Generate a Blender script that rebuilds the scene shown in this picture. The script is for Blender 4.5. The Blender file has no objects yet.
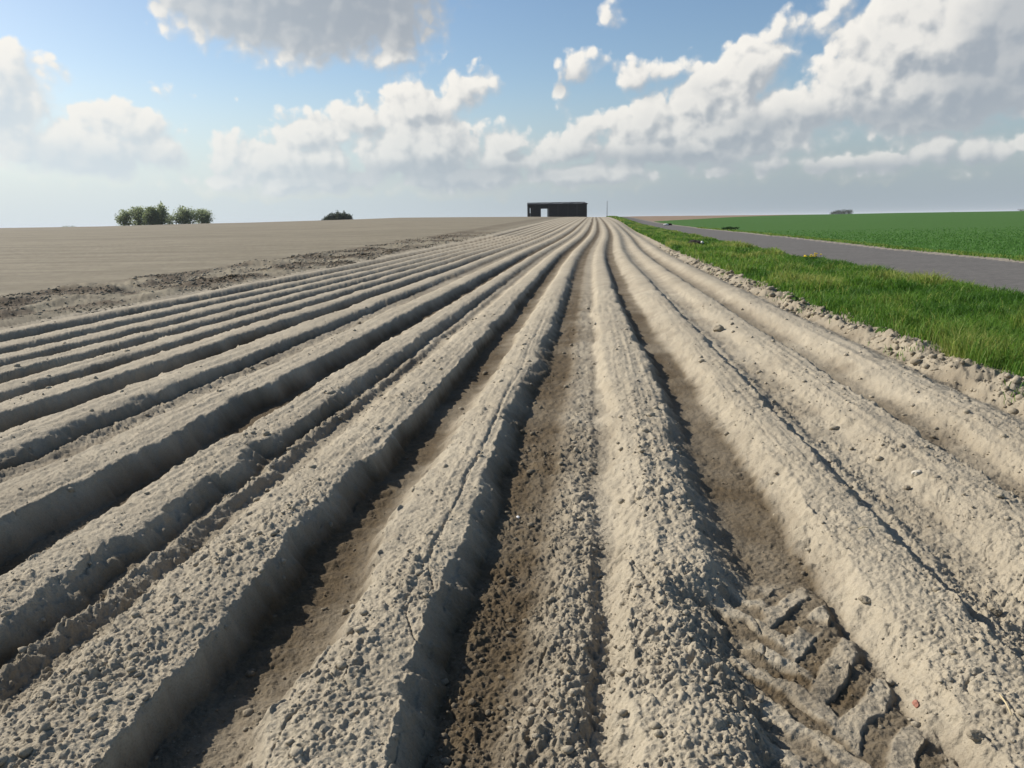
import bpy, math, random
import numpy as np
from mathutils import Matrix, Vector

random.seed(7)
rng = np.random.default_rng(11)
S = bpy.context.scene
COL = S.collection

# ------------------------------------------------------------------ camera
F, HC = 800.0, 1.5
TH = math.atan(164 / F); PH = math.atan(16 / 1024)
r0 = np.array([1, 0, 0.]); f0 = np.array([0, math.cos(TH), -math.sin(TH)]); u0 = np.array([0, math.sin(TH), math.cos(TH)])
CR = r0 * math.cos(PH) - u0 * math.sin(PH); CU = r0 * math.sin(PH) + u0 * math.cos(PH)
cd = bpy.data.cameras.new('camera'); cam = bpy.data.objects.new('camera', cd); COL.objects.link(cam)
M4 = Matrix(((CR[0], CU[0], -f0[0], 0), (CR[1], CU[1], -f0[1], 0), (CR[2], CU[2], -f0[2], HC), (0, 0, 0, 1)))
cam.matrix_world = M4
cd.sensor_width = 36; cd.lens = 36 * F / 1024; cd.clip_start = 0.05; cd.clip_end = 30000
S.camera = cam


def ray(x, y):
    return f0 + CR * (x - 512) / F + CU * (384 - y) / F


def at(x, y, Y):                       # point seen at pixel x,y at forward distance Y
    d = ray(x, y); k = Y / d[1]
    return np.array([d[0] * k, Y, HC + d[2] * k])


# ------------------------------------------------------------------ helpers
def tag(o, label=None, cat=None, group=None, kind=None):
    if label: o['label'] = label
    if cat: o['category'] = cat
    if group: o['group'] = group
    if kind: o['kind'] = kind
    return o


def empty(name, loc, rz=0.0):
    o = bpy.data.objects.new(name, None); COL.objects.link(o)
    o.empty_display_size = 0.2
    o.location = loc; o.rotation_euler = (0, 0, rz)
    return o


def mesh_obj(name, verts, quads=None, tris=None, mat=None, parent=None, smooth=True, attrs=None):
    me = bpy.data.meshes.new(name)
    verts = np.asarray(verts, np.float32).reshape(-1, 3)
    nq = 0 if quads is None else len(quads); nt = 0 if tris is None else len(tris)
    idx = []
    if nq: idx.append(np.asarray(quads, np.int32).ravel())
    if nt: idx.append(np.asarray(tris, np.int32).ravel())
    idx = np.concatenate(idx)
    starts = np.concatenate([np.arange(nq) * 4, nq * 4 + np.arange(nt) * 3]).astype(np.int32)
    me.vertices.add(len(verts)); me.vertices.foreach_set('co', verts.ravel())
    me.loops.add(len(idx)); me.loops.foreach_set('vertex_index', idx)
    me.polygons.add(nq + nt); me.polygons.foreach_set('loop_start', starts)
    me.polygons.foreach_set('use_smooth', np.full(nq + nt, smooth, dtype=bool))
    me.update(calc_edges=True); me.validate()
    for k, a in (attrs or {}).items():
        at_ = me.attributes.new(k, 'FLOAT', 'POINT'); at_.data.foreach_set('value', np.asarray(a, np.float32))
    if mat: me.materials.append(mat)
    o = bpy.data.objects.new(name, me); COL.objects.link(o)
    if parent: o.parent = parent
    return o


class MB:                              # collects boxes / tubes into one mesh
    def __init__(s): s.v = []; s.q = []; s.t = []

    def box(s, x0, x1, y0, y1, z0, z1):
        b = len(s.v)
        s.v += [(x0, y0, z0), (x1, y0, z0), (x1, y1, z0), (x0, y1, z0), (x0, y0, z1), (x1, y0, z1), (x1, y1, z1), (x0, y1, z1)]
        s.q += [(b, b + 3, b + 2, b + 1), (b + 4, b + 5, b + 6, b + 7), (b, b + 1, b + 5, b + 4), (b + 1, b + 2, b + 6, b + 5), (b + 2, b + 3, b + 7, b + 6), (b + 3, b, b + 4, b + 7)]
        return s

    def tube(s, pts, rads, n=8):
        pts = [Vector(p) for p in pts]; b = len(s.v)
        for i, p in enumerate(pts):
            t = (pts[min(i + 1, len(pts) - 1)] - pts[max(i - 1, 0)]).normalized()
            a = t.orthogonal().normalized(); c = t.cross(a)
            for k in range(n):
                w = 2 * math.pi * k / n
                s.v.append(tuple(p + (a * math.cos(w) + c * math.sin(w)) * rads[i]))
        for i in range(len(pts) - 1):
            for k in range(n):
                s.q.append((b + i * n + k, b + i * n + (k + 1) % n, b + (i + 1) * n + (k + 1) % n, b + (i + 1) * n + k))
        c0 = len(s.v); s.v.append(tuple(pts[0])); s.v.append(tuple(pts[-1])); e = b + (len(pts) - 1) * n
        for k in range(n):
            s.t.append((c0, b + (k + 1) % n, b + k)); s.t.append((c0 + 1, e + k, e + (k + 1) % n))
        return s

    def build(s, name, mat, parent=None, smooth=False):
        return mesh_obj(name, s.v, s.q or None, s.t or None, mat, parent, smooth)


def hsh(ix, iy, seed):
    h = (ix.astype(np.int64) * 0x9E3779B1 + iy.astype(np.int64) * 0x85EBCA77 + seed * 0xC2B2AE3D) & 0xFFFFFFFF
    h = h.astype(np.uint32)
    h ^= h >> np.uint32(15); h *= np.uint32(0x2C1B3C6D); h ^= h >> np.uint32(12); h *= np.uint32(0x297A2D39); h ^= h >> np.uint32(15)
    return h.astype(np.float32) * np.float32(1 / 4294967296.0)


def vn(x, y, seed=0):                  # value noise -1..1
    x = np.asarray(x, np.float64); y = np.asarray(y, np.float64)
    ix = np.floor(x); iy = np.floor(y); fx = (x - ix).astype(np.float32); fy = (y - iy).astype(np.float32)
    ix = ix.astype(np.int64); iy = iy.astype(np.int64)
    fx = fx * fx * fx * (fx * (fx * 6 - 15) + 10); fy = fy * fy * fy * (fy * (fy * 6 - 15) + 10)
    a = hsh(ix, iy, seed); b = hsh(ix + 1, iy, seed); c = hsh(ix, iy + 1, seed); d = hsh(ix + 1, iy + 1, seed)
    return 2 * ((a * (1 - fx) + b * fx) * (1 - fy) + (c * (1 - fx) + d * fx) * fy) - 1


def fbm(x, y, seed=0, oct=4, gain=.5):
    s = 0; a = 1.0
    for o in range(oct):
        s = s + a * vn(x * 2 ** o + 17.3 * o, y * 2 ** o - 9.1 * o, seed + o); a *= gain
    return s


def domes(x, y, cell, seed, dens):     # crumbs: half-buried lumps, max of random domes
    gx = x / cell; gy = y / cell
    ix = np.floor(gx).astype(np.int64); iy = np.floor(gy).astype(np.int64)
    out = np.zeros(x.shape, np.float32)
    for dx in (-1, 0, 1):
        for dy in (-1, 0, 1):
            jx = ix + dx; jy = iy + dy
            h1 = hsh(jx, jy, seed); h2 = hsh(jx, jy, seed + 1); h3 = hsh(jx, jy, seed + 2); h4 = hsh(jx, jy, seed + 3)
            R = .22 + .42 * h3 * h3
            ax = gx - (jx + h1); ay = gy - (jy + h2)
            an = 1 + .7 * (h4 - .5)
            d2 = (ax * an) ** 2 + (ay / an) ** 2
            v = np.sqrt(np.maximum(R * R - d2, 0)).astype(np.float32) * (hsh(jx, jy, seed + 4) < dens)
            np.maximum(out, v, out=out)
    return out * cell


def sstep(a, b, x):
    t = np.clip((x - a) / (b - a), 0, 1); return t * t * (3 - 2 * t)


# ------------------------------------------------------------------ large terrain
SKY_PX = [-600, -300, 0, 100, 200, 250, 350, 400, 460, 527, 600, 640, 830, 900, 1024, 1300, 1700]
SKY_DF = [0, 0, 0, 0, 1.2, 1.5, 2.9, 4.0, 3.6, 3.0, 1.6, 1.7, 0.6, .9, .8, .8, .8]
SKY_T = [ray(x, 220)[0] / ray(x, 220)[1] for x in SKY_PX]
G_R = [0, 28, 50, 78, 110, 150, 220, 275, 330, 500, 1200, 4000]
G_V = [0, 0, .06, .21, .38, .57, .86, 1, 1, .75, .1, -.5]
G_V2 = [0, 0, 0, 0, .04, .25, .74, 1, 1, .75, .1, -.5]


def H(X, Y):
    X = np.asarray(X, float); Y = np.asarray(Y, float)
    t = X / np.maximum(Y, 1.0)
    zs = HC + 275 * np.interp(t, SKY_T, SKY_DF) / F
    r = np.sqrt(X * X + Y * Y)
    g = (np.interp(r, G_R, G_V) + np.interp(r * 1.06, G_R, G_V) + np.interp(r * .94, G_R, G_V)) / 3
    g2 = (np.interp(r, G_R, G_V2) + np.interp(r * 1.06, G_R, G_V2) + np.interp(r * .94, G_R, G_V2)) / 3
    k = sstep(.125, .165, t)
    return zs * (g * (1 - k) + g2 * k)


WB_Y = [0, 28, 37, 46, 60, 75, 110, 160, 270, 400]
WB_V = [0, 0, .12, .35, .75, 1.0, 1.25, 1.45, 1.8, 1.8]


def bend(Y):
    return .1 * Y + (np.interp(Y, WB_Y, WB_V) + np.interp(Y * 1.05, WB_Y, WB_V) + np.interp(Y * .95, WB_Y, WB_V)) / 3


# grid
ang = np.arange(math.radians(31.2) * 0 + 1.2, 590, .8)         # pixels below horizon, coarse model
dn = math.atan(1) * 0
Yd = HC / np.tan(np.arctan(164 / F) + np.arctan((ang - 164) / F))
near = np.linspace(0.5, Yd.min(), 24)[:-1]
Yd = Yd[Yd < 62]
far = np.geomspace(62, 300, 130)[1:]
vfar = np.geomspace(300, 3500, 36)[1:]
YR = np.unique(np.concatenate([near, Yd, far, vfar]))
YR.sort()
sc_in = np.linspace(-.74, .78, 1230)
sc_l = -.74 - np.geomspace(.002, 1.1, 36)[::-1]
sc_r = .78 + np.geomspace(.002, 1.1, 36)
SC = np.concatenate([sc_l, sc_in, sc_r])
SL = np.sqrt(YR ** 2 + HC ** 2)
NR, NC = len(YR), len(SC)
YY = np.repeat(YR[:, None], NC, 1)
XX = SL[:, None] * SC[None, :]
XP = XX - bend(YR)[:, None]

# ridge control lines: (X', height, crumbliness, moisture and painted shade)
JOG = np.where(YR < 4.8, -.065 * np.exp(-(4.8 - YR) / .45), 0) * sstep(4.86, 4.78, YR)


def knots(pairs):
    return np.interp(YR, [p[0] for p in pairs], [p[1] for p in pairs])


pts = []


def P(x, z, c, m, wob=1.0):
    k = len(pts)
    w = wob * (.015 * vn(YR / 1.7, YR * 0 + k * 3.3, 5) + .010 * vn(YR / .35, YR * 0 + k * 3.3, 6) + .006 * vn(YR / .09, YR * 0 + k * 3.3, 7))
    w *= np.clip(40 / YR, 0, 1) if wob else 1
    pts.append((x + w, z + np.zeros(NR), c, m))


Z0 = np.zeros(NR)
P(Z0 - 900, 0, .1, .12, 0); P(Z0 - 13.6, 0, .2, .15, 0); P(Z0 - 12.9, .02, 1.0, .5); P(Z0 - 11.2, -.02, 1.0, .45); P(Z0 - 9.6, .02, .9, .1); P(Z0 - 8.95, -.05, .6, .1)
FD, FM, FS = -.082, -.068, -.045
left = [(-8.15, FD), (-7.23, FD), (-6.53, FD), (-5.92, FM), (-5.31, FM), (-4.66, FD), (-3.87, FS), (-2.96, FD)]
prevRF = -8.8
for i, (r, fl) in enumerate(left):
    nxt = left[i + 1][0] if i + 1 < len(left) else -2.2
    kn = Z0 + r
    LFo = max(prevRF + .06, r - .53)
    shal = (i > 0 and left[i - 1][1] == FS)
    P(Z0 + LFo, FS if shal else FD + .004, .6 if shal else .35, .35)
    P(Z0 + max(LFo + .09, r - .40), .052, .15, .05)
    P(kn - .2, .070, .25 if i != 7 else .5, 0); P(kn, .064, .2, .03)
    P(kn + .10, fl - .012, .2, .85)  # foot of the right face: shade painted in as a dark value
    if fl == FS:
        P(kn + .14, fl + .03, 1, .35); P(kn + .22, fl, .9, .25)
    else:
        P(kn + .15, fl - .018, .4, .9)
    prevRF = r + .15
# L2
j = np.zeros(NR)
for y_, a_, l_ in ((5.25, .085, .28), (4.55, .10, .4), (3.6, .05, .5)):
    j = j - np.where(YR < y_, a_ * np.exp(-(y_ - YR) / l_), 0) * sstep(y_ + .03, y_ - .04, YR)
P(Z0 - 2.85, FD - .01, .4, 1.0); P(Z0 - 2.66, FD - .01, .4, .95); P(Z0 - 2.50, .05, .3, .05); P(Z0 - 2.33, .062, .5, 0); P(j - 2.20, .055, .35, .03); P(j * .8 - 2.11, -.05, .25, .85)  # furrow damp; the right face's shade is painted into its last value
P(Z0 - 2.075, -.05, 1, .45); P(Z0 - 2.03, -.008, 1, .2); P(Z0 - 1.96, -.065, .8, .4)
# L1
j = JOG
P(Z0 - 1.86, -.05, .6, .1); P(Z0 - 1.75, .04, .5, .02)
P(Z0 - 1.56, .062, .7, 0); P(knots([(1.9, -1.32), (2.2, -1.36), (3, -1.375), (4, -1.42), (4.9, -1.41), (6, -1.375)]) + j, .057, .45, .03)
P(Z0 - 1.325 + j * .6, FD, .25, .95); P(Z0 - 1.29, FD - .006, .25, 1.0); P(Z0 - 1.18, FD - .004, .25, .95); P(Z0 - 1.10, FD - .002, .2, .8)  # right face and left floor: damp soil plus painted shadow
# L0
P(knots([(2, -.98), (2.5, -1.0), (3.5, -1.01), (5, -1.05), (7, -1.05), (9, -.99)]), FD + .01, .2, .55)
P(knots([(2, -.87), (3, -.90), (5, -.94), (7, -.93)]), .03, .25, .0)
P(Z0 - .76, .062, .7, 0); P(knots([(1.9, -.54), (2.3, -.56), (2.8, -.585), (4, -.61), (5.5, -.63), (7, -.64), (8.5, -.60), (14, -.575)]) + j * .3, .057, .4, .02)
P(knots([(1.9, -.43), (2.4, -.455), (3.5, -.49), (5, -.515), (6.5, -.50), (8, -.44), (15, -.45)]) + j * .6, -.06, .25, .95)  # high value paints the right face in shade
# filled middle row
P(Z0 - .40, -.058, .9, .9); P(Z0 - .25, -.052, .6, .9); P(Z0 - .17, -.03, .9, .5)
gz = knots([(2, .0), (3.4, -.008), (4.5, -.03), (7, -.035), (12, -.03)])
gm = .22
P(Z0 - .08, gz, 1, gm); P(Z0 - .005, gz - .005, 1, gm); P(Z0 + .045, -.05, .4, .25)
# R0
P(knots([(2, .06), (2.7, .085), (4, .11), (5.5, .13), (7, .13), (8, .05), (12, .02)]), -.045, .1, .1)
P(knots([(2, .15), (3, .18), (5, .25), (8, .15), (14, .12)]), .035, .3, .0)
P(knots([(2, .28), (5, .36), (9, .32)]), .06, .8, 0)
P(knots([(2, .44), (3, .48), (4, .49), (5.5, .56), (7, .61), (9, .56), (14, .5)]), .052, .7, .03)
P(knots([(2, .64), (3, .67), (3.6, .69), (7.5, .73), (9, .66), (12, .6), (20, .57)]), -.07, .25, .8)  # right face darkened in colour as shade, above the damp floor
P(knots([(2, .70), (3, .73), (7, .78), (12, .66)]), FD, .3, .85)
# R1
P(knots([(2, .96), (7, .97), (11, .85)]), FD + .002, .3, .75)
P(knots([(2, 1.01), (7, 1.03), (12, .93)]), -.05, .3, .1)
P(Z0 + 1.13, .04, .4, .0); P(Z0 + 1.26, .06, .48, 0); P(Z0 + 1.385, .055, .5, .02); P(Z0 + 1.45, -.03, .3, .15)
P(Z0 + 1.52, -.02, .9, .12); P(Z0 + 1.60, -.05, .8, .25)
# R2
P(Z0 + 1.78, -.03, .5, .08); P(Z0 + 1.92, .04, .5, 0); P(Z0 + 2.06, .06, .45, 0); P(Z0 + 2.21, .054, .4, .02); P(Z0 + 2.28, -.055, .3, .4); P(Z0 + 2.42, -.066, .4, .5)
# R3
P(Z0 + 2.56, -.05, .4, .3); P(Z0 + 2.68, .03, .5, .02); P(Z0 + 2.80, .06, .45, 0); P(Z0 + 3.02, .05, .45, 0); P(Z0 + 3.2, -.02, .6, .12); P(Z0 + 3.3, -.055, .8, .35)
P(Z0 + 3.46, .03, 1.0, .2); P(Z0 + 3.62, .06, 1.0, .25); P(Z0 + 3.85, .05, .6, .3); P(Z0 + 5.0, .06, .2, .4); P(Z0 + 7.0, .04, .2, .4); P(Z0 + 7.5, 0, 0, 0); P(Z0 + 12.5, 0, 0, 0); P(Z0 + 15.5, .03, .2, .3); P(Z0 + 3000, .05, .1, .3, 0)

ex = np.array([p[0] for p in pts]); ez = np.array([p[1] for p in pts])
ec = np.array([p[2] for p in pts]); em = np.array([p[3] for p in pts])
near_f = np.clip(22 / YY, 0, 1)
XPW = XP + near_f * (.016 * vn(YY / .28, XP / .33, 81) + np.clip(14 / YY, 0, 1) * (.015 * vn(YY / .10, XP / .16, 82) + .010 * vn(YY / .045, XP / .08, 83)))
XPW = XPW + .085 * near_f * np.maximum(0, vn(YY / .75, XP / .5, 84) - .38)
XPW = np.where((XP > -9.0) & (XP < 3.6), XPW, XP)
ZZ = np.zeros((NR, NC), np.float32); CC = np.zeros((NR, NC), np.float32); MM = np.zeros((NR, NC), np.float32)
for i in range(NR):
    e = np.maximum.accumulate(ex[:, i]) + np.arange(len(pts)) * 1e-6
    ZZ[i] = np.interp(XPW[i], e, ez[:, i])
    CC[i] = np.interp(XPW[i], e, ec); MM[i] = np.interp(XPW[i], e, em)
# soften the profile's creases a little (3 cm)
for dx in (1, 2):
    ZZ[:, 4:-4] = .5 * ZZ[:, 4:-4] + .25 * (ZZ[:, 4 - dx:-4 - dx] + ZZ[:, 4 + dx:NC - 4 + dx])
# ridges die out into the harrowed headland before the hilltop
infield = ((XP > -9.3) & (XP < 3.7))
ZZ *= np.where(infield, sstep(300, 262, YY), 1)

# grazing pixel size, to fade detail that cannot be seen
PXS = (SL[:, None] / F) * np.ones((1, NC))


def lod(cell):
    return np.clip(cell / (1.6 * PXS) - .6, 0, 1)


soil = XP < 4.1
nm = np.where(soil, 1.0, 0.25)
# broad unevenness
ZZ += .010 * vn(XX / .9, YY / 1.4, 21) * nm * np.clip(30 / YY, 0, 1)
ZZ += .006 * vn(XX / .25, YY / .35, 22) * nm * lod(.25)
top = sstep(.02, .055, ZZ) * (XP > -9) * (XP < 3.1)
# drag lines left along the crests by the bed former
ZZ += top * (.005 * vn(XP / .035, YY / 2.2, 23) + .003 * vn(XP / .016, YY / 1.1, 24)) * lod(.03) * sstep(2.6, 5.5, YY)
# groove on the crest left of the middle row
gv = np.exp(-((XP + .70 + .012 * vn(YY / .5, YY * 0, 25)) / .012) ** 2) * sstep(2.4, 3.4, YY) * sstep(16, 9, YY)
ZZ -= .010 * gv
# tyre ribs pressed into the furrow bottoms
fl = np.exp(-((XP + 1.19) / .1) ** 4)
ZZ += .010 * fl * np.sin(2 * np.pi * (YY + .6 * np.abs(XP + 1.19) + .05 * vn(YY / .5, XP / .3, 28)) / .17) * (.5 + .5 * vn(YY / .6, XP / .4, 29)) * lod(.15)
sr = np.exp(-((XP - 1.0 + .03 * vn(YY / .4, YY * 0, 27)) / .055) ** 2) * sstep(2.9, 3.4, YY)
ph = (YY / .125 + .8 * vn(YY / .9, YY * 0, 26)) % 1.0
ZZ += .034 * sr * (ph - .5) * lod(.12)
sr2 = np.exp(-((XP - 2.56) / .06) ** 2) * (YY < 14)
ZZ += .016 * sr2 * (((YY / .17) % 1.0) - .5) * lod(.14)
# lugged wheel rut crossing the foreground at the right
wr = sstep(.56, .86, XX + .03 * vn(YY / .15, XX / .15, 31)) * sstep(1.29, 1.2, XX + .025 * vn(YY / .12, XX * 9, 33)) * sstep(3.16, 2.9, YY - .35 * (XX - .8) + .06 * vn(XX / .2, YY / .2, 34))
lugx = .98 + .015 * vn(YY / .3, YY * 0, 39)
def lug(xa, xb, sgn, off):
    ph_ = ((YY - sgn * (XX - lugx) + .026 * vn(XX / .17, YY / .17, 32 + int(off * 10)) + .010 * vn(XX / .05, YY / .05, 37) + .004 * vn(XX / .02, YY / .02, 30)) / .24 + off) % 1.0
    return sstep(.0, .09, ph_) * sstep(.64, .50, ph_) * sstep(xa - .03, xa + .02, XX + .02 * vn(YY / .06, XX / .06, 38)) * sstep(xb + .02, xb - .03, XX + .02 * vn(YY / .06, XX / .06, 38))
bar = np.maximum(lug(.66, 1.01, -1.45, 0.), lug(.97, 1.24, 1.15, .5))
bar = bar * sstep(-.8, -.35, vn(XX / .14, YY / .14, 35))
rz = -.038 + .0125 * bar + .007 * vn(XX / .1, YY / .1, 36) + .004 * vn(XX / .03, YY / .03, 40)
ZZ = ZZ * (1 - wr) + rz * wr
MM = MM * (1 - wr) + (.68 - .6 * bar + .15 * vn(XX / .2, YY / .2, 99)) * wr
CC = CC * (1 - wr) + (.26 - .1 * bar) * wr

slope_ = np.abs(np.gradient(ZZ, axis=1) / np.maximum(np.gradient(XX, axis=1), 1e-4))
flank = sstep(.35, .8, slope_) * (YY < 25) * soil
mk = flank > .02
ZZ[mk] += (flank[mk] * (.012 * fbm(XX[mk] / .07, YY[mk] / .10, 85, 3, .65) + .010 * np.maximum(0, vn(XX[mk] / .05, YY[mk] / .05, 88)) * lod(.05)[mk])).astype(np.float32)
# crumbs and clods as relief
near_ = sstep(3.6, 2.6, YY) * (XP > -.2) * (XP < .55); CC = np.clip(CC + .4 * near_, 0, 1.1)
mk = (YY > 1.2) & (YY < 17) & soil & (np.abs(SC)[None, :] < .82)
x, y, c = XX[mk], YY[mk], CC[mk]
patch = .5 + .5 * fbm(x / .35, y / .5, 41, 3)
patch = np.clip(patch, 0, 1.2)
c = np.clip(c * (.55 + .75 * patch), 0, 1.1)
px = PXS[mk]
xw = x + .012 * vn(x / .03, y / .03, 42); yw = y + .012 * vn(x / .03, y / .03, 43)
d = np.zeros_like(x)
crk = np.exp(-(fbm(x / .26, y / .40, 90, 2) / .022) ** 2) * sstep(.1, .35, vn(x / .5, y / .7, 92)) * sstep(6.5, 4, y) * (ZZ[mk] > -.03)
d -= .012 * crk
for cell, dens, amp, sd in ((.15, .12, .3, 50), (.075, .22, .5, 60), (.04, .38, .5, 70), (.021, .8, .9, 80)):
    d += domes(xw, yw, cell, sd, dens) * amp * np.clip(c * 1.25 - (.55 if cell > .1 else .3 if cell > .06 else .05), 0, 1) * np.clip(cell / (2.2 * px) - .5, 0, 1) * (sstep(9, 3, y) if cell > .06 else sstep(14, 4, y) * .6 + .4)
d *= .55 + .7 * np.clip(.5 + .6 * vn(x / .06, y / .06, 89), 0, 1)
d += .007 * vn(x / .05, y / .065, 98) * (.35 + c) * np.clip(.05 / (1.6 * px) - .4, 0, 1) * np.clip(y / 4, .4, 1.2)
d += .006 * vn(x / .02, y / .02, 44) * (.3 + c) * np.clip(.02 / (1.8 * px) - .5, 0, 1)
d += .004 * vn(x / .010, y / .010, 45) * (.5 + c) * np.clip(.009 / (1.6 * px) - .4, 0, 1)
ZZ[mk] += d.astype(np.float32)
# rough ploughed margin on the left, loose bank along the grass
rough = sstep(-13.4 , -12.6, XP + .6 * vn(XX / 3, YY / 3, 46)) * sstep(-9.0, -9.9, XP + .3 * vn(XX / 2, YY / 2, 47))
rough *= sstep(95, 50, YY)
mk = (rough > .01)
hills = .08 * np.maximum(fbm(XX[mk] / .7, YY[mk] / 1.1, 48, 4, .62) + .05, -.3)
ZZ[mk] += (rough[mk] * hills).astype(np.float32)
MM = np.where(mk, np.clip(.1 + 1.0 * sstep(-.25, .35, fbm(XX / 1.3, YY / 1.7, 49, 3)), 0, 1) * rough + MM * (1 - rough), MM)
bank = np.exp(-((XP - 3.52 - .08 * vn(YY / .8, YY * 0, 51)) / .22) ** 2) * sstep(40, 12, YY)
mk = bank > .02
ZZ[mk] += (bank[mk] * (.07 * fbm(XX[mk] / .28, YY[mk] / .35, 52, 4, .6))).astype(np.float32)
# variation of the moisture and painted shade
MM = np.clip(MM + .18 * fbm(XX / .5, YY / .8, 53, 3) * (MM > .06) * np.clip(12 / YY, .2, 1) + .10 * vn(XX / .15, YY / .2, 54) * lod(.15), 0, 1)
# sandy strip flag used on the road shoulders
ZT = ZZ + H(XX, YY)

# zones
edgeG = 3.78 + (.16 * vn(YY / 1.1, YY * 0, 61) + .10 * vn(YY / .3, YY * 0, 62)) * np.clip(14 / YY, .25, 1) + .25 * sstep(9, 6, YY) - .12 * sstep(10, 14, YY)
roadL = .10 * vn(YY / 2.0, YY * 0, 63) + np.interp(YY, [0, 30, 50, 81, 118, 165, 275, 400], [7.75, 7.6, 7.3, 7.5, 7.7, 6.2, 5.0, 5.0])
roadR = .10 * vn(YY / 2.5, YY * 0, 64) + np.interp(YY, [0, 20, 33, 53, 78, 116, 150, 275, 400], [13.7, 13.5, 13.1, 13.2, 13.3, 12.6, 11.0, 8.3, 8.0])
cropend = np.interp(XX / YY, [ray(620, 217)[0] / ray(620, 217)[1], ray(700, 217)[0] / ray(700, 217)[1], ray(840, 217)[0] / ray(840, 217)[1], 1.2], [150, 185, 275, 330])
zone = np.zeros((NR, NC), np.int8)                              # 0 ridged field
zone[(XP < -9.2)] = 1
zone[(XP > edgeG)] = 2
zone[(XP > roadL)] = 3
zone[(XP > roadR)] = 4
zone[(XP > roadR) & (YY > cropend)] = 5
zone[(YY > 420)] = np.where(XX[YY > 420] / YY[YY > 420] < .1, 1, 5)
zq = zone[:-1, :-1]
SH = np.exp(-np.maximum(XP - roadR, 0) / .35) * (XP > roadR - .4)   # sandy shoulder beyond the road
SHL = np.exp(-np.abs(roadL - XP) / .4)
VID = np.arange(NR * NC).reshape(NR, NC)
Q = np.stack([VID[:-1, :-1], VID[:-1, 1:], VID[1:, 1:], VID[1:, :-1]], -1)
VV = np.stack([XX, YY, ZT], -1).reshape(-1, 3).astype(np.float32)
A_m = MM.ravel(); A_c = CC.ravel(); A_s = np.maximum(SH, 0).ravel(); A_l = SHL.ravel()


def zsample(X, Y):
    X = np.asarray(X); Y = np.asarray(Y)
    i = np.clip(np.searchsorted(YR, Y), 0, NR - 1)
    j = np.clip(np.searchsorted(SC, X / SL[i]), 0, NC - 1)
    return ZT[i, j]


# ------------------------------------------------------------------ materials
def new_mat(name):
    m = bpy.data.materials.new(name); m.use_nodes = True
    nt = m.node_tree; b = nt.nodes['Principled BSDF']
    return m, nt, b


def N(nt, typ, **kw):
    n = nt.nodes.new(typ)
    for k, v in kw.items(): setattr(n, k, v)
    return n


def noise(nt, vec, scale, detail=3, rough=.55, dist=0):
    n = N(nt, 'ShaderNodeTexNoise'); n.inputs['Scale'].default_value = scale; n.inputs['Detail'].default_value = detail
    n.inputs['Roughness'].default_value = rough; n.inputs['Distortion'].default_value = dist
    nt.links.new(vec, n.inputs['Vector']); return n.outputs['Fac']


def ramp(nt, fac, stops):
    r = N(nt, 'ShaderNodeValToRGB'); e = r.color_ramp.elements
    e[0].position, e[0].color = stops[0][0], (*stops[0][1], 1)
    e[1].position, e[1].color = stops[-1][0], (*stops[-1][1], 1)
    for p, c in stops[1:-1]:
        q = e.new(p); q.color = (*c, 1)
    nt.links.new(fac, r.inputs['Fac']); return r.outputs['Color']


def mixc(nt, fac, a, b, blend='MIX'):
    m = N(nt, 'ShaderNodeMix', data_type='RGBA', blend_type=blend)
    for s_, v in ((0, fac), (6, a), (7, b)):
        if hasattr(v, 'links'): nt.links.new(v, m.inputs[s_])
        elif s_ == 0: m.inputs[0].default_value = v
        else: m.inputs[s_].default_value = (*v, 1)
    return m.outputs[2]


def mth(nt, op, a, b=None, c=None, clamp=False):
    m = N(nt, 'ShaderNodeMath', operation=op, use_clamp=clamp)
    for i_, v in enumerate((a, b, c)):
        if v is None: continue
        if hasattr(v, 'links'): nt.links.new(v, m.inputs[i_])
        else: m.inputs[i_].default_value = v
    return m.outputs[0]


def attr(nt, name):
    a = N(nt, 'ShaderNodeAttribute', attribute_name=name); return a.outputs['Fac']


def pos(nt):
    return N(nt, 'ShaderNodeNewGeometry').outputs['Position']


def bump(nt, h, dist, strength=1.0, prev=None):
    b = N(nt, 'ShaderNodeBump'); b.inputs['Distance'].default_value = dist; b.inputs['Strength'].default_value = strength
    nt.links.new(h, b.inputs['Height'])
    if prev: nt.links.new(prev, b.inputs['Normal'])
    return b.outputs['Normal']


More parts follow.
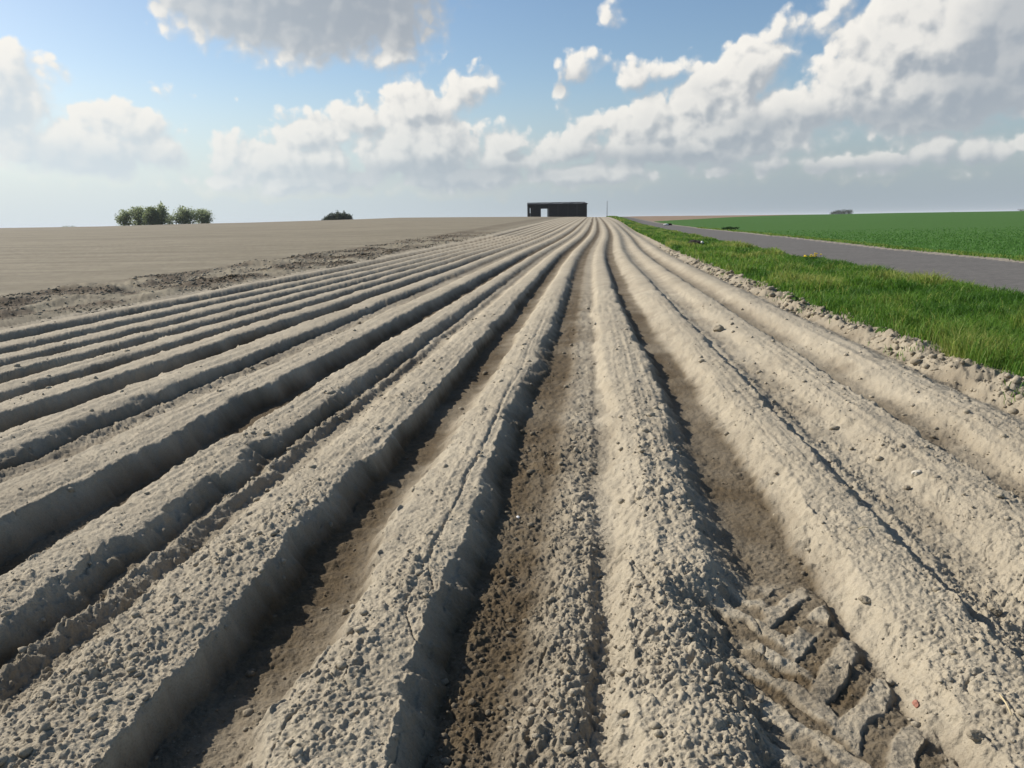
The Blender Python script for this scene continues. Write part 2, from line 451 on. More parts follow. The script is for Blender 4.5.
def soil_mat(name, dry, dry2, wet, wet_shade2, streak=False):
    m, nt, b = new_mat(name); p = pos(nt)
    n1 = noise(nt, p, 2.3, 4); n2 = noise(nt, p, 34, 3, .6); n3 = noise(nt, p, 130, 4, .7); n4 = noise(nt, p, .35, 3)
    cd_ = mixc(nt, ramp(nt, n1, [(.35, (0, 0, 0)), (.68, (1, 1, 1))]), dry, dry2)
    cw_ = mixc(nt, ramp(nt, n2, [(.35, (0, 0, 0)), (.65, (1, 1, 1))]), wet, wet_shade2)
    if streak:
        mp = N(nt, 'ShaderNodeMapping'); mp.inputs['Rotation'].default_value = (0, 0, .12); mp.inputs['Scale'].default_value = (.035, .55, 1); nt.links.new(p, mp.inputs['Vector'])
        cd_ = mixc(nt, 1.0, cd_, ramp(nt, noise(nt, mp.outputs[0], 1.0, 4, .65), [(.3, (.76, .75, .74)), (.7, (1.14, 1.14, 1.13))]), 'MULTIPLY')
    mo = attr(nt, 'moist_shade')  # damp soil and painted face shade share this value
    mo = mth(nt, 'ADD', mo, mth(nt, 'MULTIPLY', mth(nt, 'SUBTRACT', n2, .5), .35), clamp=True)
    col = mixc(nt, mo, cd_, cw_)
    col = mixc(nt, 1.0, col, ramp(nt, n3, [(.3, (.80, .79, .77)), (.5, (1, 1, 1)), (.75, (1.1, 1.1, 1.1))]), 'MULTIPLY')
    col = mixc(nt, 1.0, col, ramp(nt, n4, [(.3, (.9, .89, .88)), (.7, (1.06, 1.06, 1.06))]), 'MULTIPLY')
    nt.links.new(col, b.inputs['Base Color'])
    b.inputs['Roughness'].default_value = .95; b.inputs['Specular IOR Level'].default_value = .15
    nn = bump(nt, n3, .007, .9); nn = bump(nt, n2, .012, .6, nn)
    nt.links.new(nn, b.inputs['Normal'])
    return m


DRY, DRY2, WET_SHADE, WET_SHADE2 = (.392, .341, .254), (.34, .295, .220), (.072, .052, .030), (.118, .087, .050)  # dark pair: damp furrow soil, and shade painted on right-hand faces
M_SOIL = soil_mat('dry_sandy_soil', DRY, DRY2, WET_SHADE, WET_SHADE2)
M_HARROW = soil_mat('harrowed_soil', (.245, .215, .155), (.222, .194, .137), (.085, .064, .042), (.12, .092, .06), True)
M_BROWN = soil_mat('far_brown_soil', (.25, .18, .125), (.22, .16, .11), (.2, .14, .1), (.2, .14, .1))


def grass_ground(name, c1, c2, dirt):
    m, nt, b = new_mat(name); p = pos(nt)
    n1 = noise(nt, p, .6, 5, .65); n2 = noise(nt, p, 14, 3)
    col = mixc(nt, ramp(nt, n1, [(.35, (0, 0, 0)), (.65, (1, 1, 1))]), c1, c2)
    col = mixc(nt, 1.0, col, ramp(nt, n2, [(.3, (.6, .6, .6)), (.7, (1.2, 1.2, 1.2))]), 'MULTIPLY')
    s_ = mth(nt, 'ADD', attr(nt, 'sand'), mth(nt, 'MULTIPLY', mth(nt, 'SUBTRACT', n2, .5), .6))
    col = mixc(nt, ramp(nt, s_, [(.3, (0, 0, 0)), (.62, (1, 1, 1))]), col, dirt)
    nt.links.new(col, b.inputs['Base Color']); b.inputs['Roughness'].default_value = .95; b.inputs['Specular IOR Level'].default_value = .1
    nt.links.new(bump(nt, n2, .05, .8), b.inputs['Normal'])
    return m


M_VERGE = grass_ground('verge_turf', (.035, .075, .012), (.06, .10, .018), (.30, .25, .18))
M_CROP = grass_ground('young_cereal_ground', (.054, .128, .024), (.064, .142, .028), (.32, .27, .20))

m, nt, b = new_mat('asphalt'); p = pos(nt)
n1 = noise(nt, p, .8, 4); n2 = noise(nt, p, 60, 2); n3 = noise(nt, p, 5, 4)
col = mixc(nt, n1, (.10, .094, .087), (.15, .141, .130))
col = mixc(nt, 1.0, col, ramp(nt, n2, [(.3, (.75, .75, .75)), (.7, (1.25, 1.25, 1.25))]), 'MULTIPLY')
col = mixc(nt, 1.0, col, ramp(nt, n3, [(.3, (.78, .78, .79)), (.7, (1.16, 1.15, 1.13))]), 'MULTIPLY')
s_ = mth(nt, 'MULTIPLY', mth(nt, 'MAXIMUM', attr(nt, 'sand'), attr(nt, 'sandl')), n3)
col = mixc(nt, ramp(nt, s_, [(.2, (0, 0, 0)), (.6, (.8, .8, .8))]), col, (.34, .29, .22))
nt.links.new(col, b.inputs['Base Color']); b.inputs['Roughness'].default_value = 1.0; b.inputs['Specular IOR Level'].default_value = .12
nt.links.new(bump(nt, n2, .006, .6), b.inputs['Normal'])
M_ROAD = m


def leaf_mat(name, c1, c2, c3=None, trans=.35):
    m, nt, b = new_mat(name)
    v = attr(nt, 'tint')
    col = ramp(nt, v, [(0, c1), (.55, c2), (1, c3 or c2)])
    nt.links.new(col, b.inputs['Base Color']); b.inputs['Roughness'].default_value = .6; b.inputs['Specular IOR Level'].default_value = .25
    t = N(nt, 'ShaderNodeBsdfTranslucent'); nt.links.new(col, t.inputs['Color'])
    mx = N(nt, 'ShaderNodeMixShader'); mx.inputs[0].default_value = trans
    out = nt.nodes['Material Output']
    nt.links.new(b.outputs[0], mx.inputs[1]); nt.links.new(t.outputs[0], mx.inputs[2]); nt.links.new(mx.outputs[0], out.inputs['Surface'])
    return m


M_GRASS = leaf_mat('grass_blades', (.055, .14, .016), (.12, .235, .028), (.33, .34, .09), .5)
M_CEREAL = leaf_mat('cereal_blades', (.075, .18, .032), (.09, .21, .038), (.10, .225, .042), .45)


def flat(name, c, rough=.8, c2=None, scale=8, bstr=0, bdist=.01, spec=.3):
    m, nt, b = new_mat(name); p = pos(nt)
    n1 = noise(nt, p, scale, 4, .6)
    col = mixc(nt, ramp(nt, n1, [(.3, (0, 0, 0)), (.7, (1, 1, 1))]), c, c2 or tuple(v * .7 for v in c))
    nt.links.new(col, b.inputs['Base Color']); b.inputs['Roughness'].default_value = rough; b.inputs['Specular IOR Level'].default_value = spec
    if bstr: nt.links.new(bump(nt, n1, bdist, bstr), b.inputs['Normal'])
    return m


# ------------------------------------------------------------------ ground pieces
def piece(name, ids, mat, attrs):
    q = Q[np.isin(zq, ids)]
    u, inv = np.unique(q.ravel(), return_inverse=True)
    o = mesh_obj(name, VV[u], quads=inv.reshape(-1, 4), mat=mat, attrs={k: a[u] for k, a in attrs.items()})
    o['kind'] = 'structure'
    return o


piece('ridged_field', [0], M_SOIL, {'moist_shade': A_m, 'crumb': A_c})
piece('harrowed_field', [1], M_HARROW, {'moist_shade': A_m})
piece('grass_verge', [2], M_VERGE, {'sand': A_l * .75})
piece('road', [3], M_ROAD, {'sand': A_s, 'sandl': A_l})
piece('cereal_field', [4], M_CROP, {'sand': A_s})
piece('far_field', [5], M_BROWN, {'moist_shade': A_m * 0})
# land to the horizon on every side
RR = [0.0, 40, 200, 1000, 3000, 6000]; NA = 48
gv_ = [(0, 0, -.35)]; gq = []; gt = []
for r in RR[1:]:
    for k in range(NA):
        a = 2 * math.pi * k / NA; gv_.append((r * math.cos(a), r * math.sin(a), -.35 - (2.5 if r > 100 else 0)))
for k in range(NA): gt.append((0, 1 + k, 1 + (k + 1) % NA))
for i in range(len(RR) - 2):
    for k in range(NA):
        a = 1 + i * NA + k; b2 = 1 + i * NA + (k + 1) % NA
        gq.append((a, a + NA, b2 + NA, b2))
g = mesh_obj('ground', gv_, gq, gt, M_HARROW, attrs={'moist_shade': np.full(len(gv_), .15)}); g['kind'] = 'structure'


# ------------------------------------------------------------------ loose crumbs of soil
ICO_V = None


def ico(sub=1):
    import bmesh
    bm = bmesh.new(); bmesh.ops.create_icosphere(bm, subdivisions=sub, radius=1)
    v = np.array([x_.co[:] for x_ in bm.verts]); f_ = np.array([[w.index for w in x_.verts] for x_ in bm.faces]); bm.free()
    return v, f_


IV1, IF1 = ico(1); IV2, IF2 = ico(2); IV3, IF3 = ico(3)


def scatter_lumps(name, X, Y, R, mat, moist_shade, lift=.2):
    n = len(X); nv = len(IV1)
    ang_ = rng.random(n) * 6.283
    scl = np.stack([R * (.8 + .5 * rng.random(n)), R * (.8 + .5 * rng.random(n)), R * (.55 + .4 * rng.random(n))], -1)
    base = IV1[None] * (1 + .28 * (rng.random((n, nv, 1)) - .5) * 2) * scl[:, None, :]
    ca, sa = np.cos(ang_)[:, None], np.sin(ang_)[:, None]
    vx = base[..., 0] * ca - base[..., 1] * sa; vy = base[..., 0] * sa + base[..., 1] * ca
    z = zsample(X, Y) + R * lift
    v = np.stack([vx + X[:, None], vy + Y[:, None], base[..., 2] + z[:, None]], -1).reshape(-1, 3)
    t = (IF1[None] + (np.arange(n) * nv)[:, None, None]).reshape(-1, 3)
    o = mesh_obj(name, v, tris=t, mat=mat, smooth=True, attrs={'moist_shade': np.repeat(moist_shade, nv)})
    return o


NL = 90000
Yl = 1.55 * np.exp(rng.random(NL) * math.log(14 / 1.55)); Xl = Yl * (rng.random(NL) * 1.5 - .74)
Xl *= np.sqrt(Yl ** 2 + 2.2) / Yl
ii = np.clip(np.searchsorted(YR, Yl), 0, NR - 1); jj = np.clip(np.searchsorted(SC, Xl / SL[ii]), 0, NC - 1)
xpl = XP[ii, jj]; cl = CC[ii, jj]
pat = np.clip(.5 + .6 * fbm(Xl / .35, Yl / .5, 41, 3), 0, 1)
keep = (rng.random(NL) < np.clip(cl * 1.1 - .08, .03, 1) * (.15 + .85 * pat ** 1.5)) & (xpl > -9) & (xpl < 3.8)
Xl, Yl = Xl[keep], Yl[keep]; ml = np.clip(MM[ii, jj][keep] * .35 + .9 * np.maximum(MM[ii, jj][keep] - .5, 0), 0, 1)
Rl = .002 + .004 * rng.random(len(Xl)) ** 2.5 + .02 * rng.random(len(Xl)) ** 26
Rl *= np.clip(Yl / 4, .85, 1.3)
o = scatter_lumps('soil_crumbs', Xl, Yl, Rl, M_SOIL, ml)
tag(o, 'loose dry soil crumbs strewn over the potato ridges', 'soil crumbs', kind='stuff')


n = 24000
Yr = 9 * (75 / 9) ** rng.random(n); xr = -13.2 + 4.1 * rng.random(n) + .5 * vn(Yr / 3, Yr * 0, 46)
Xr = xr + bend(Yr)
dk = fbm(Xr / 1.3, Yr / 1.7, 49, 3)
k = rng.random(n) < np.clip(.35 + .9 * dk, .06, 1) * sstep(75, 35, Yr)
Xr, Yr, dk = Xr[k], Yr[k], dk[k]
o = scatter_lumps('earth_clods', Xr, Yr, (.010 + .036 * rng.random(len(Xr)) ** 3) * np.clip(Yr / 18, .8, 1.5), M_SOIL, np.clip(.15 + .6 * dk + .3 * (rng.random(len(Xr)) - .5), 0, .9), -.05)
tag(o, 'rough dark earth clods along the unridged strip at the left', 'earth clods', kind='stuff')


n = 5000
Yb = 3.2 * (45 / 3.2) ** rng.random(n); Xb = 3.25 + .65 * rng.random(n) + .1 * vn(Yb / .8, Yb * 0, 51) + bend(Yb)
k = rng.random(n) < np.clip(.4 + .7 * fbm(Xb / .3, Yb / .5, 95, 2), .05, 1)
Xb, Yb = Xb[k], Yb[k]
o = scatter_lumps('bank_clods', Xb, Yb, (.008 + .038 * rng.random(len(Xb)) ** 3) * np.clip(Yb / 10, 1, 1.6), M_SOIL, np.clip(.5 * rng.random(len(Xb)), 0, 1), .05)
tag(o, 'broken soil clods along the ragged edge of the grass verge', 'earth clods', kind='stuff')


# ------------------------------------------------------------------ grass
def blades(X, Y, z, h, w, lean, tint):
    n = len(X)
    a = rng.random(n) * 6.283; b_ = rng.random(n) * 6.283
    wx, wy = np.cos(a) * w / 2, np.sin(a) * w / 2
    lx, ly = np.cos(b_) * lean * h, np.sin(b_) * lean * h
    v = np.zeros((n, 5, 3), np.float32)
    v[:, 0] = np.stack([X - wx, Y - wy, z - .02], -1); v[:, 1] = np.stack([X + wx, Y + wy, z - .02], -1)
    mx, my = X + lx * .35, Y + ly * .35
    v[:, 2] = np.stack([mx + wx * .8, my + wy * .8, z + h * .6], -1); v[:, 3] = np.stack([mx - wx * .8, my - wy * .8, z + h * .6], -1)
    v[:, 4] = np.stack([X + lx, Y + ly, z + h * (1 - .35 * lean)], -1)
    k = (np.arange(n) * 5)[:, None]
    q = k + np.array([[0, 1, 2, 3]]); t = k + np.array([[3, 2, 4]])
    return v.reshape(-1, 3), q, t, np.repeat(tint, 5)


def verge_pts(n, y0, y1, p=1.0):
    Y = y0 * (y1 / y0) ** (rng.random(n) ** p)
    xp = 3.62 + (8.5 - 3.62) * rng.random(n)
    i_ = np.clip(np.searchsorted(YR, Y), 0, NR - 1)
    e = edgeG[i_, 0] - .10 - .35 * rng.random(n) ** 4 + .12 * vn(Y / .25, xp / .25, 76); rl = roadL[i_, 0] - .12 + .1 * rng.random(n)
    X = xp + bend(Y)
    k = (xp > e + .12 * rng.random(n)) & (xp < rl)
    return X[k], Y[k], xp[k], e[k], rl[k]


X, Y, xp, e, rl = verge_pts(330000, 3.0, 290)
cl_ = fbm(X / .55, Y / .7, 71, 3); cl2 = vn(X / 2.2, Y / 2.8, 72); cl3 = fbm(X / 1.2, Y / 1.6, 75, 3)
k = rng.random(len(X)) < np.clip(.55 + .65 * cl_, .05, 1)
X, Y, xp, e, rl, cl_, cl2, cl3 = [a[k] for a in (X, Y, xp, e, rl, cl_, cl2, cl3)]
h = (.10 + .13 * np.clip(.5 + .7 * cl_, 0, 1.2) + .06 * np.clip(cl2, 0, 1) + .16 * np.clip(cl3 - .25, 0, .6)) * (.6 + .7 * rng.random(len(X)))
h *= np.clip((xp - e) / .35 + .35, .35, 1) * np.clip((rl - xp) / .6 + .45, .3, 1)
w = np.maximum(.006 + .004 * rng.random(len(X)), Y * .00095)
tint = np.clip(.38 + .40 * cl3 + .24 * cl2 + .38 * (rng.random(len(X)) - .5) + .6 * (rng.random(len(X)) < .05), 0, 1)
v, q, t, ti = blades(X, Y, zsample(X, Y), h, w, .25 + .7 * rng.random(len(X)), tint)
# sparse weeds rooted on the loose bank
n = 1500; Yw = 3.5 + 20 * rng.random(n) ** 1.5; Xw = 3.3 + .4 * rng.random(n) + bend(Yw)
k = fbm(Xw / .3, Yw / .4, 73, 2) > .35; Xw, Yw = Xw[k], Yw[k]
v2, q2, t2, ti2 = blades(Xw, Yw, zsample(Xw, Yw), .05 + .06 * rng.random(len(Xw)), np.full(len(Xw), .009), .6 + .3 * rng.random(len(Xw)), np.full(len(Xw), .45))
n = 16000; Yw = 16 * (110 / 16) ** rng.random(n); Xw = np.interp(Yw, YR, roadR[:, 0]) + .1 + .9 * rng.random(n) ** .6 + .25 * vn(Yw / 1.2, Yw * 0, 96) + bend(Yw)
k = rng.random(n) < np.clip(.5 + .6 * fbm(Xw / .4, Yw / .7, 97, 2), .05, 1); Xw, Yw = Xw[k], Yw[k]
v3, q3, t3, ti3 = blades(Xw, Yw, zsample(Xw, Yw), .05 + .09 * rng.random(len(Xw)), np.maximum(.01, Yw * .0009), .5 + .4 * rng.random(len(Xw)), np.clip(.55 + .3 * rng.normal(size=len(Xw)), 0, 1))
q2 = np.concatenate([q2, q3 + len(v2)]); t2 = np.concatenate([t2, t3 + len(v2)]); v2 = np.concatenate([v2, v3]); ti2 = np.concatenate([ti2, ti3])
q = np.concatenate([q, q2 + len(v)]); t = np.concatenate([t, t2 + len(v)]); v = np.concatenate([v, v2]); ti = np.concatenate([ti, ti2])
o = mesh_obj('grass', v, q, t, M_GRASS, attrs={'tint': ti})
tag(o, 'lush green grass growing on the verge beside the road', 'grass', kind='stuff')

n = 230000
Y = 18 * (120 / 18) ** (rng.random(n)); rR = np.interp(Y, YR, roadR[:, 0]); xp = rR + .35 + rng.random(n) * Y * .75; X = xp + bend(Y)
k = (xp < 90)
X, Y, xp, rR = X[k], Y[k], xp[k], rR[k]
row_ = np.round(xp / .25) * .25 + rng.normal(0, .03, len(X)); X = np.where(Y < 70, row_ + bend(Y), X); xp = X - bend(Y)
k = (xp > rR + .4 + .3 * vn(Y / 1.5, Y * 0, 74)) & (rng.random(len(X)) < np.clip((85 - Y) / 60, .0, .8) * .5)
X, Y, xp, rR = X[k], Y[k], xp[k], rR[k]
h = (.05 + .04 * rng.random(len(X))) * np.clip((xp - rR - .2) / .8, .4, 1)
v, q, t, ti = blades(X, Y, zsample(X, Y), h, np.maximum(.012, Y * .0011), .3 + .4 * rng.random(len(X)), np.clip(.4 + .25 * fbm(X / 4, Y / 6, 77, 3) + .4 * (rng.random(len(X)) - .5), 0, 1))
o = mesh_obj('cereal_crop', v, q, t, M_CEREAL, attrs={'tint': ti})
tag(o, 'dense young green cereal crop in the field beyond the road', 'crop', kind='stuff')


# ------------------------------------------------------------------ trees and bushes
M_BARK = flat('bark', (.11, .085, .06), .9, scale=6, bstr=.5)
M_LEAF = leaf_mat('tree_leaves', (.14, .175, .08), (.19, .235, .105), (.25, .29, .14), .45)
M_LEAFP = leaf_mat('pale_tree_leaves', (.20, .24, .12), (.27, .315, .16), (.33, .37, .20), .55)
M_LEAFD = leaf_mat('dark_thicket_leaves', (.045, .06, .036), (.062, .082, .048), (.09, .11, .06), .3)


def crown_mesh(blobs, nleaf, leaf, rg):
    vs = []; ti = []
    tot = sum(b_[3] * b_[4] for b_ in blobs)
    for (cx, cy, cz, rx, rz_, tn) in blobs:
        k_ = int(nleaf * rx * rz_ / tot)
        d_ = rg.normal(size=(k_, 3)); d_ /= np.linalg.norm(d_, axis=1)[:, None]
        rr = rg.random(k_) ** .4
        lump = 1 + .28 * np.sin(d_[:, 0] * 5 + cx * 3) * np.sin(d_[:, 2] * 6 + cz * 2) + .15 * rg.normal(size=k_)
        c_ = np.stack([cx + d_[:, 0] * rx * rr * lump, cy + d_[:, 1] * rx * rr * lump, cz + d_[:, 2] * rz_ * rr * lump], -1)
        a_ = rg.normal(size=(k_, 3)); a_ /= np.linalg.norm(a_, axis=1)[:, None]
        b3 = np.cross(a_, rg.normal(size=(k_, 3))); b3 /= np.linalg.norm(b3, axis=1)[:, None]
        s_ = leaf * (.6 + .8 * rg.random(k_))[:, None]
        vs.append(np.stack([c_ - a_ * s_, c_ + b3 * s_ * .6, c_ + a_ * s_, c_ - b3 * s_ * .6], 1))
        ti.append(np.clip(tn + .22 * rg.normal(size=k_), 0, 1))
    vs = np.concatenate(vs); ti = np.concatenate(ti)
    return vs.reshape(-1, 3), np.arange(len(vs) * 4).reshape(-1, 4), np.repeat(ti, 4)


def tree(name, px0, px1, ptop, pbase, Yd_, label, group=None, shape='round', mat=None, nleaf=1500, seed=1, cat='tree', low=.12):
    rg = np.random.default_rng(seed)
    pb = at((px0 + px1) / 2, pbase, Yd_); pl = at(px0, pbase, Yd_); pr = at(px1, pbase, Yd_); ptp = at((px0 + px1) / 2, ptop, Yd_)
    W = pr[0] - pl[0]; gz_ = float(H(pb[0], Yd_)) - .15
    HT = ptp[2] - gz_
    root = empty(name, (pb[0], Yd_, gz_))
    tag(root, label, cat, group)
    mb = MB()
    tr = .035 * HT + .03
    lean = rg.normal(0, .03 * HT, 2)
    mb.tube([(0, 0, -.2), (lean[0] * .2, lean[1] * .2, HT * .2), (lean[0] * .6, lean[1] * .6, HT * .5), (lean[0], lean[1], HT * .85)], [tr * 1.3, tr, tr * .6, tr * .15], 8)
    blobs = []
    if shape == 'round':
        nb = 9
        for k_ in range(nb):
            fz = .18 + .62 * rg.random(); a_ = 6.283 * k_ / nb * 2.4
            rad = W * .30 * math.sin(min(1, max(.15, (fz - low) / (1 - low))) * math.pi) ** .5 * (.6 + .5 * rg.random())
            bx, by, bz = math.cos(a_) * rad, math.sin(a_) * rad, fz * HT
            br = W * (.22 + .10 * rg.random())
            blobs.append((bx, by, bz, br, min(br * 1.0, (HT - bz) * .95), .35 + .3 * rg.random()))
            mb.tube([(lean[0] * .4, lean[1] * .4, HT * .28), (bx * .5, by * .5, bz * .7), (bx, by, bz)], [tr * .5, tr * .3, tr * .08], 5)
        blobs.append((lean[0], lean[1], HT * .80, W * .22, HT * .19, .55))
        blobs.append((0, 0, HT * .42, W * .36, HT * .30, .35)); blobs.append((W * .15, 0, HT * .14, W * .3, HT * .18, .3)); blobs.append((-W * .05, 0, HT * .08, W * .38, HT * .12, .3)); blobs.append((-W * .18, 0, HT * .2, W * .28, HT * .18, .3))
    elif shape == 'column':
        for k_ in range(8):
            fz = .18 + .74 * k_ / 7
            blobs.append((rg.normal(0, .06 * W), rg.normal(0, .06 * W), fz * HT, W * (.42 - .30 * fz) * (.8 + .4 * rg.random()), HT * .11, .3 + .3 * rg.random()))
    else:                                # bush / thicket: broad, to the ground
        nb = 12
        for k_ in range(nb):
            fx = -1 + 2 * (k_ + .5) / nb
            env = (1 - abs(fx - .2) ** 2.2 * .75) if shape == 'thicket' else (1 - fx * fx * .6)
            bx = fx * W * .45; bz = HT * env * (.35 + .2 * rg.random())
            blobs.append((bx, rg.normal(0, W * .08), bz, W * .11, max(HT * env - bz, .3), .3 + .3 * rg.random())); blobs.append((bx, rg.normal(0, W * .08), bz * .35, W * .11, bz * .5, .3))
            mb.tube([(bx * .3, 0, -.1), (bx * .8, 0, bz * .6), (bx, 0, bz)], [tr * .6, tr * .4, tr * .15], 5)
    mb.build('trunk', M_BARK, root, True)
    v_, q_, t_ = crown_mesh(blobs, int(nleaf * 2.0), .024 * HT + .12, rg)
    mesh_obj('crown', v_, q_, None, mat or M_LEAF, root, False, {'tint': t_})
    return root


GT = 'trees on the left skyline'
tree('tree', 116, 133, 208.3, 226.5, 300, 'leftmost of the seven skyline trees, loose crown with sky showing through', GT, seed=3, nleaf=900, mat=M_LEAFP)
tree('tree', 129, 150, 206.3, 226.2, 304, 'broad mid green skyline tree right of the loose leftmost one', GT, seed=4, nleaf=1500, mat=M_LEAFP)
tree('tree', 144, 162, 206.2, 226, 298, 'darkest dense tree just left of the tallest narrow skyline tree', GT, seed=5, nleaf=1900)
tree('tree', 153.5, 169, 201.6, 225.6, 302, 'tallest and narrowest tree rising above its skyline row', GT, seed=6, nleaf=900, mat=M_LEAFP)
tree('tree', 163, 176, 213, 225.4, 306, 'small pale sparse tree in the gap of the skyline row', GT, seed=7, nleaf=420, mat=M_LEAFP)
tree('tree', 173, 196, 205.8, 225.2, 299, 'rounded tall tree with a full crown right of the gap in the skyline row', GT, seed=8, nleaf=1500, mat=M_LEAFP)
tree('tree', 193, 213, 208.6, 225, 303, 'rightmost tree of the skyline row, round with a dark right side', GT, seed=9, nleaf=1300, mat=M_LEAFP)
tree('thicket', 320.5, 353, 211.6, 222.3, 292, 'low dark green thicket on the brow left of the barn', shape='thicket', seed=10, nleaf=3600, mat=M_LEAFD, cat='bush')
GF = 'distant trees beyond the green field'
for k_, (a_, b_, tp, sd) in enumerate([(829.5, 837, 211.2, 21), (834, 842, 209.6, 22), (839, 847, 209.0, 23), (844, 853, 209.2, 24)]):
    tree('tree', a_, b_, tp, 216.0, 640 + 6 * k_,
         ['lowest tree at the left end of the small far clump beyond the green field', 'second tree from the left in the small far clump beyond the green field',
          'tallest middle right tree of the small far clump beyond the green field', 'wide tree at the right end of the small far clump beyond the green field'][k_], GF, seed=sd, nleaf=500, mat=M_LEAFD)
tree('tree', 1017, 1028, 208.6, 213.2, 640, 'lone far tree on the green skyline at the right edge of the photo', seed=25, nleaf=350, mat=M_LEAFD)
tree('bush', 946, 957, 211.5, 214.6, 620, 'tiny far bush just showing over the green field skyline', shape='bush', seed=26, nleaf=400, mat=M_LEAFD, cat='bush')
tree('bush', 60, 78, 225.2, 228.6, 640, 'faint low far bush on the skyline left of the trees', shape='bush', seed=27, nleaf=400, cat='bush')

# ------------------------------------------------------------------ barn on the brow
M_WOOD = flat('tarred_boards', (.009, .009, .010), .9, (.017, .016, .017), 1.5, spec=.2)
M_POST = flat('dark_timber', (.022, .020, .020), .8, scale=2)
M_ROOF = flat('weathered_roof_sheet', (.045, .048, .052), .8, (.03, .032, .036), .6)
YB = 286.0
pL = at(528.3, 216, YB); pR = at(586.5, 216, YB)
WB_ = pR[0] - pL[0]; cx = (pL[0] + pR[0]) / 2
gz_ = float(H(cx, YB)) - .1
zt = at(557, 203.8, YB)[2] - gz_
barn = empty('barn', (cx, YB, gz_))
tag(barn, 'long low black timber barn with a see through opening on the brow', 'barn')
hw = WB_ / 2; dp = 8.0


def ux(px): return at(px, 212, YB)[0] - cx


def boards(mb, x0, x1, y0, y1, z0, z1, st=.30):
    n_ = max(1, int((x1 - x0) / st)); st = (x1 - x0) / n_
    for k_ in range(n_):
        o_ = .02 * (k_ % 2)
        mb.box(x0 + k_ * st + .006, x0 + (k_ + 1) * st - .006, y0 - o_, y1 + o_, z0, z1)


ox0, ox1 = ux(540.9), ux(548.2)
zo = at(545, 208.7, YB)[2] - gz_
sx0, sx1 = ux(529.9), ux(530.4); sz0, sz1 = at(530, 213.2, YB)[2] - gz_, at(530, 208.2, YB)[2] - gz_
fw = MB()
boards(fw, -hw + .1, sx0, -.05, .05, -.3, zt); boards(fw, sx0, sx1, -.05, .05, -.3, sz0); boards(fw, sx0, sx1, -.05, .05, sz1, zt)
boards(fw, sx1, ox0 - .12, -.05, .05, -.3, zt); boards(fw, ox0 - .12, ox1 + .12, -.05, .05, zo + .1, zt); boards(fw, ox1 + .12, hw - .1, -.05, .05, -.3, zt)
fw.build('wall', M_WOOD, barn)
bw = MB()
d0 = .25
boards(bw, -hw + .1, sx0 - .1, dp - .05, dp + .05, -.3, zt + .7); boards(bw, sx0 - .1, sx1 + .25, dp - .05, dp + .05, sz1 + .3, zt + .7); boards(bw, sx1 + .25, ox0 - .1, dp - .05, dp + .05, -.3, zt + .7)
boards(bw, ox0 - .1, ox1 + .9, dp - .05, dp + .05, zo + .4, zt + .7); boards(bw, ox1 + .9, hw - .1, dp - .05, dp + .05, -.3, zt + .7)
bw.build('wall', M_WOOD, barn)
for sgn in (-1, 1):
    sw = MB()
    for k_ in range(26):
        y0 = .08 + k_ * (dp - .16) / 26
        sw.box(sgn * hw - .05 - .015 * (k_ % 2), sgn * hw + .05 + .015 * (k_ % 2), y0, y0 + (dp - .16) / 26 - .01, -.3, zt + .7 * y0 / dp - .02)
    sw.build('wall', M_WOOD, barn)
for xx_ in (-hw, ox0 - .2, ox1 + .2, ux(558), ux(568), ux(577), hw):
    for yy in (-.16, dp + .16):
        MB().box(xx_ - .14, xx_ + .14, yy - .09, yy + .09, -.3, zt + (.7 if yy > 1 else 0) - .03).build('post', M_POST, barn)
fr = MB().box(ox0 - .12, ox0, -.1, .1, -.3, zo + .1).box(ox1, ox1 + .12, -.1, .1, -.3, zo + .1).box(ox0, ox1, -.1, .1, zo - .02, zo + .1)
fr.build('door_frame', M_POST, barn)
rf = MB(); b0 = 0
rh0, rh1 = zt + .0, zt + .5
nrib = 60
vr = []; qr = []
for k_ in range(nrib + 1):
    xx_ = -hw - .2 + (2 * hw + .4) * k_ / nrib; bumpz = .05 * (k_ % 2) + .07 * math.sin(k_ * .35) + .05 * math.sin(k_ * .9)
    for (yy, zz) in ((-.55, rh0 + .02), (dp + .55, rh1 + .06)):
        vr += [(xx_, yy, zz + bumpz), (xx_, yy, zz - .14)]
for k_ in range(nrib):
    a_ = k_ * 4; c_ = a_ + 4
    qr += [(a_, c_, c_ + 2, a_ + 2), (a_ + 1, a_ + 3, c_ + 3, c_ + 1), (a_, a_ + 1, c_ + 1, c_), (a_ + 2, c_ + 2, c_ + 3, a_ + 3)]
e_ = nrib * 4
qr += [(0, 2, 3, 1), (e_, e_ + 1, e_ + 3, e_ + 2)]
roof = mesh_obj('roof', vr, qr, None, M_ROOF, barn, False)
fas = MB().box(-hw - .36, hw + .36, -.62, -.56, rh0 - .3, rh0 + .0); fas.build('fascia', M_POST, barn)

# pole by the end of the field
pp = at(607, 217.5, 276); gz_ = float(H(pp[0], 276)) - .2; hp = at(607, 201.3, 276)[2] - gz_
pole = empty('pole', (pp[0], 276, gz_)); tag(pole, 'thin tall grey wooden pole standing alone right of the barn', 'pole')
M_POLE = flat('grey_pole_wood', (.10, .095, .09), .85, scale=3)
MB().tube([(0, 0, 0), (0.01, 0, hp * .5), (.02, 0, hp)], [.10, .09, .075], 10).build('shaft', M_POLE, pole, True)
MB().tube([(.02, 0, hp + .002), (.02, 0, hp + .1)], [.10, .05], 10).build('cap', M_POST, pole, True)


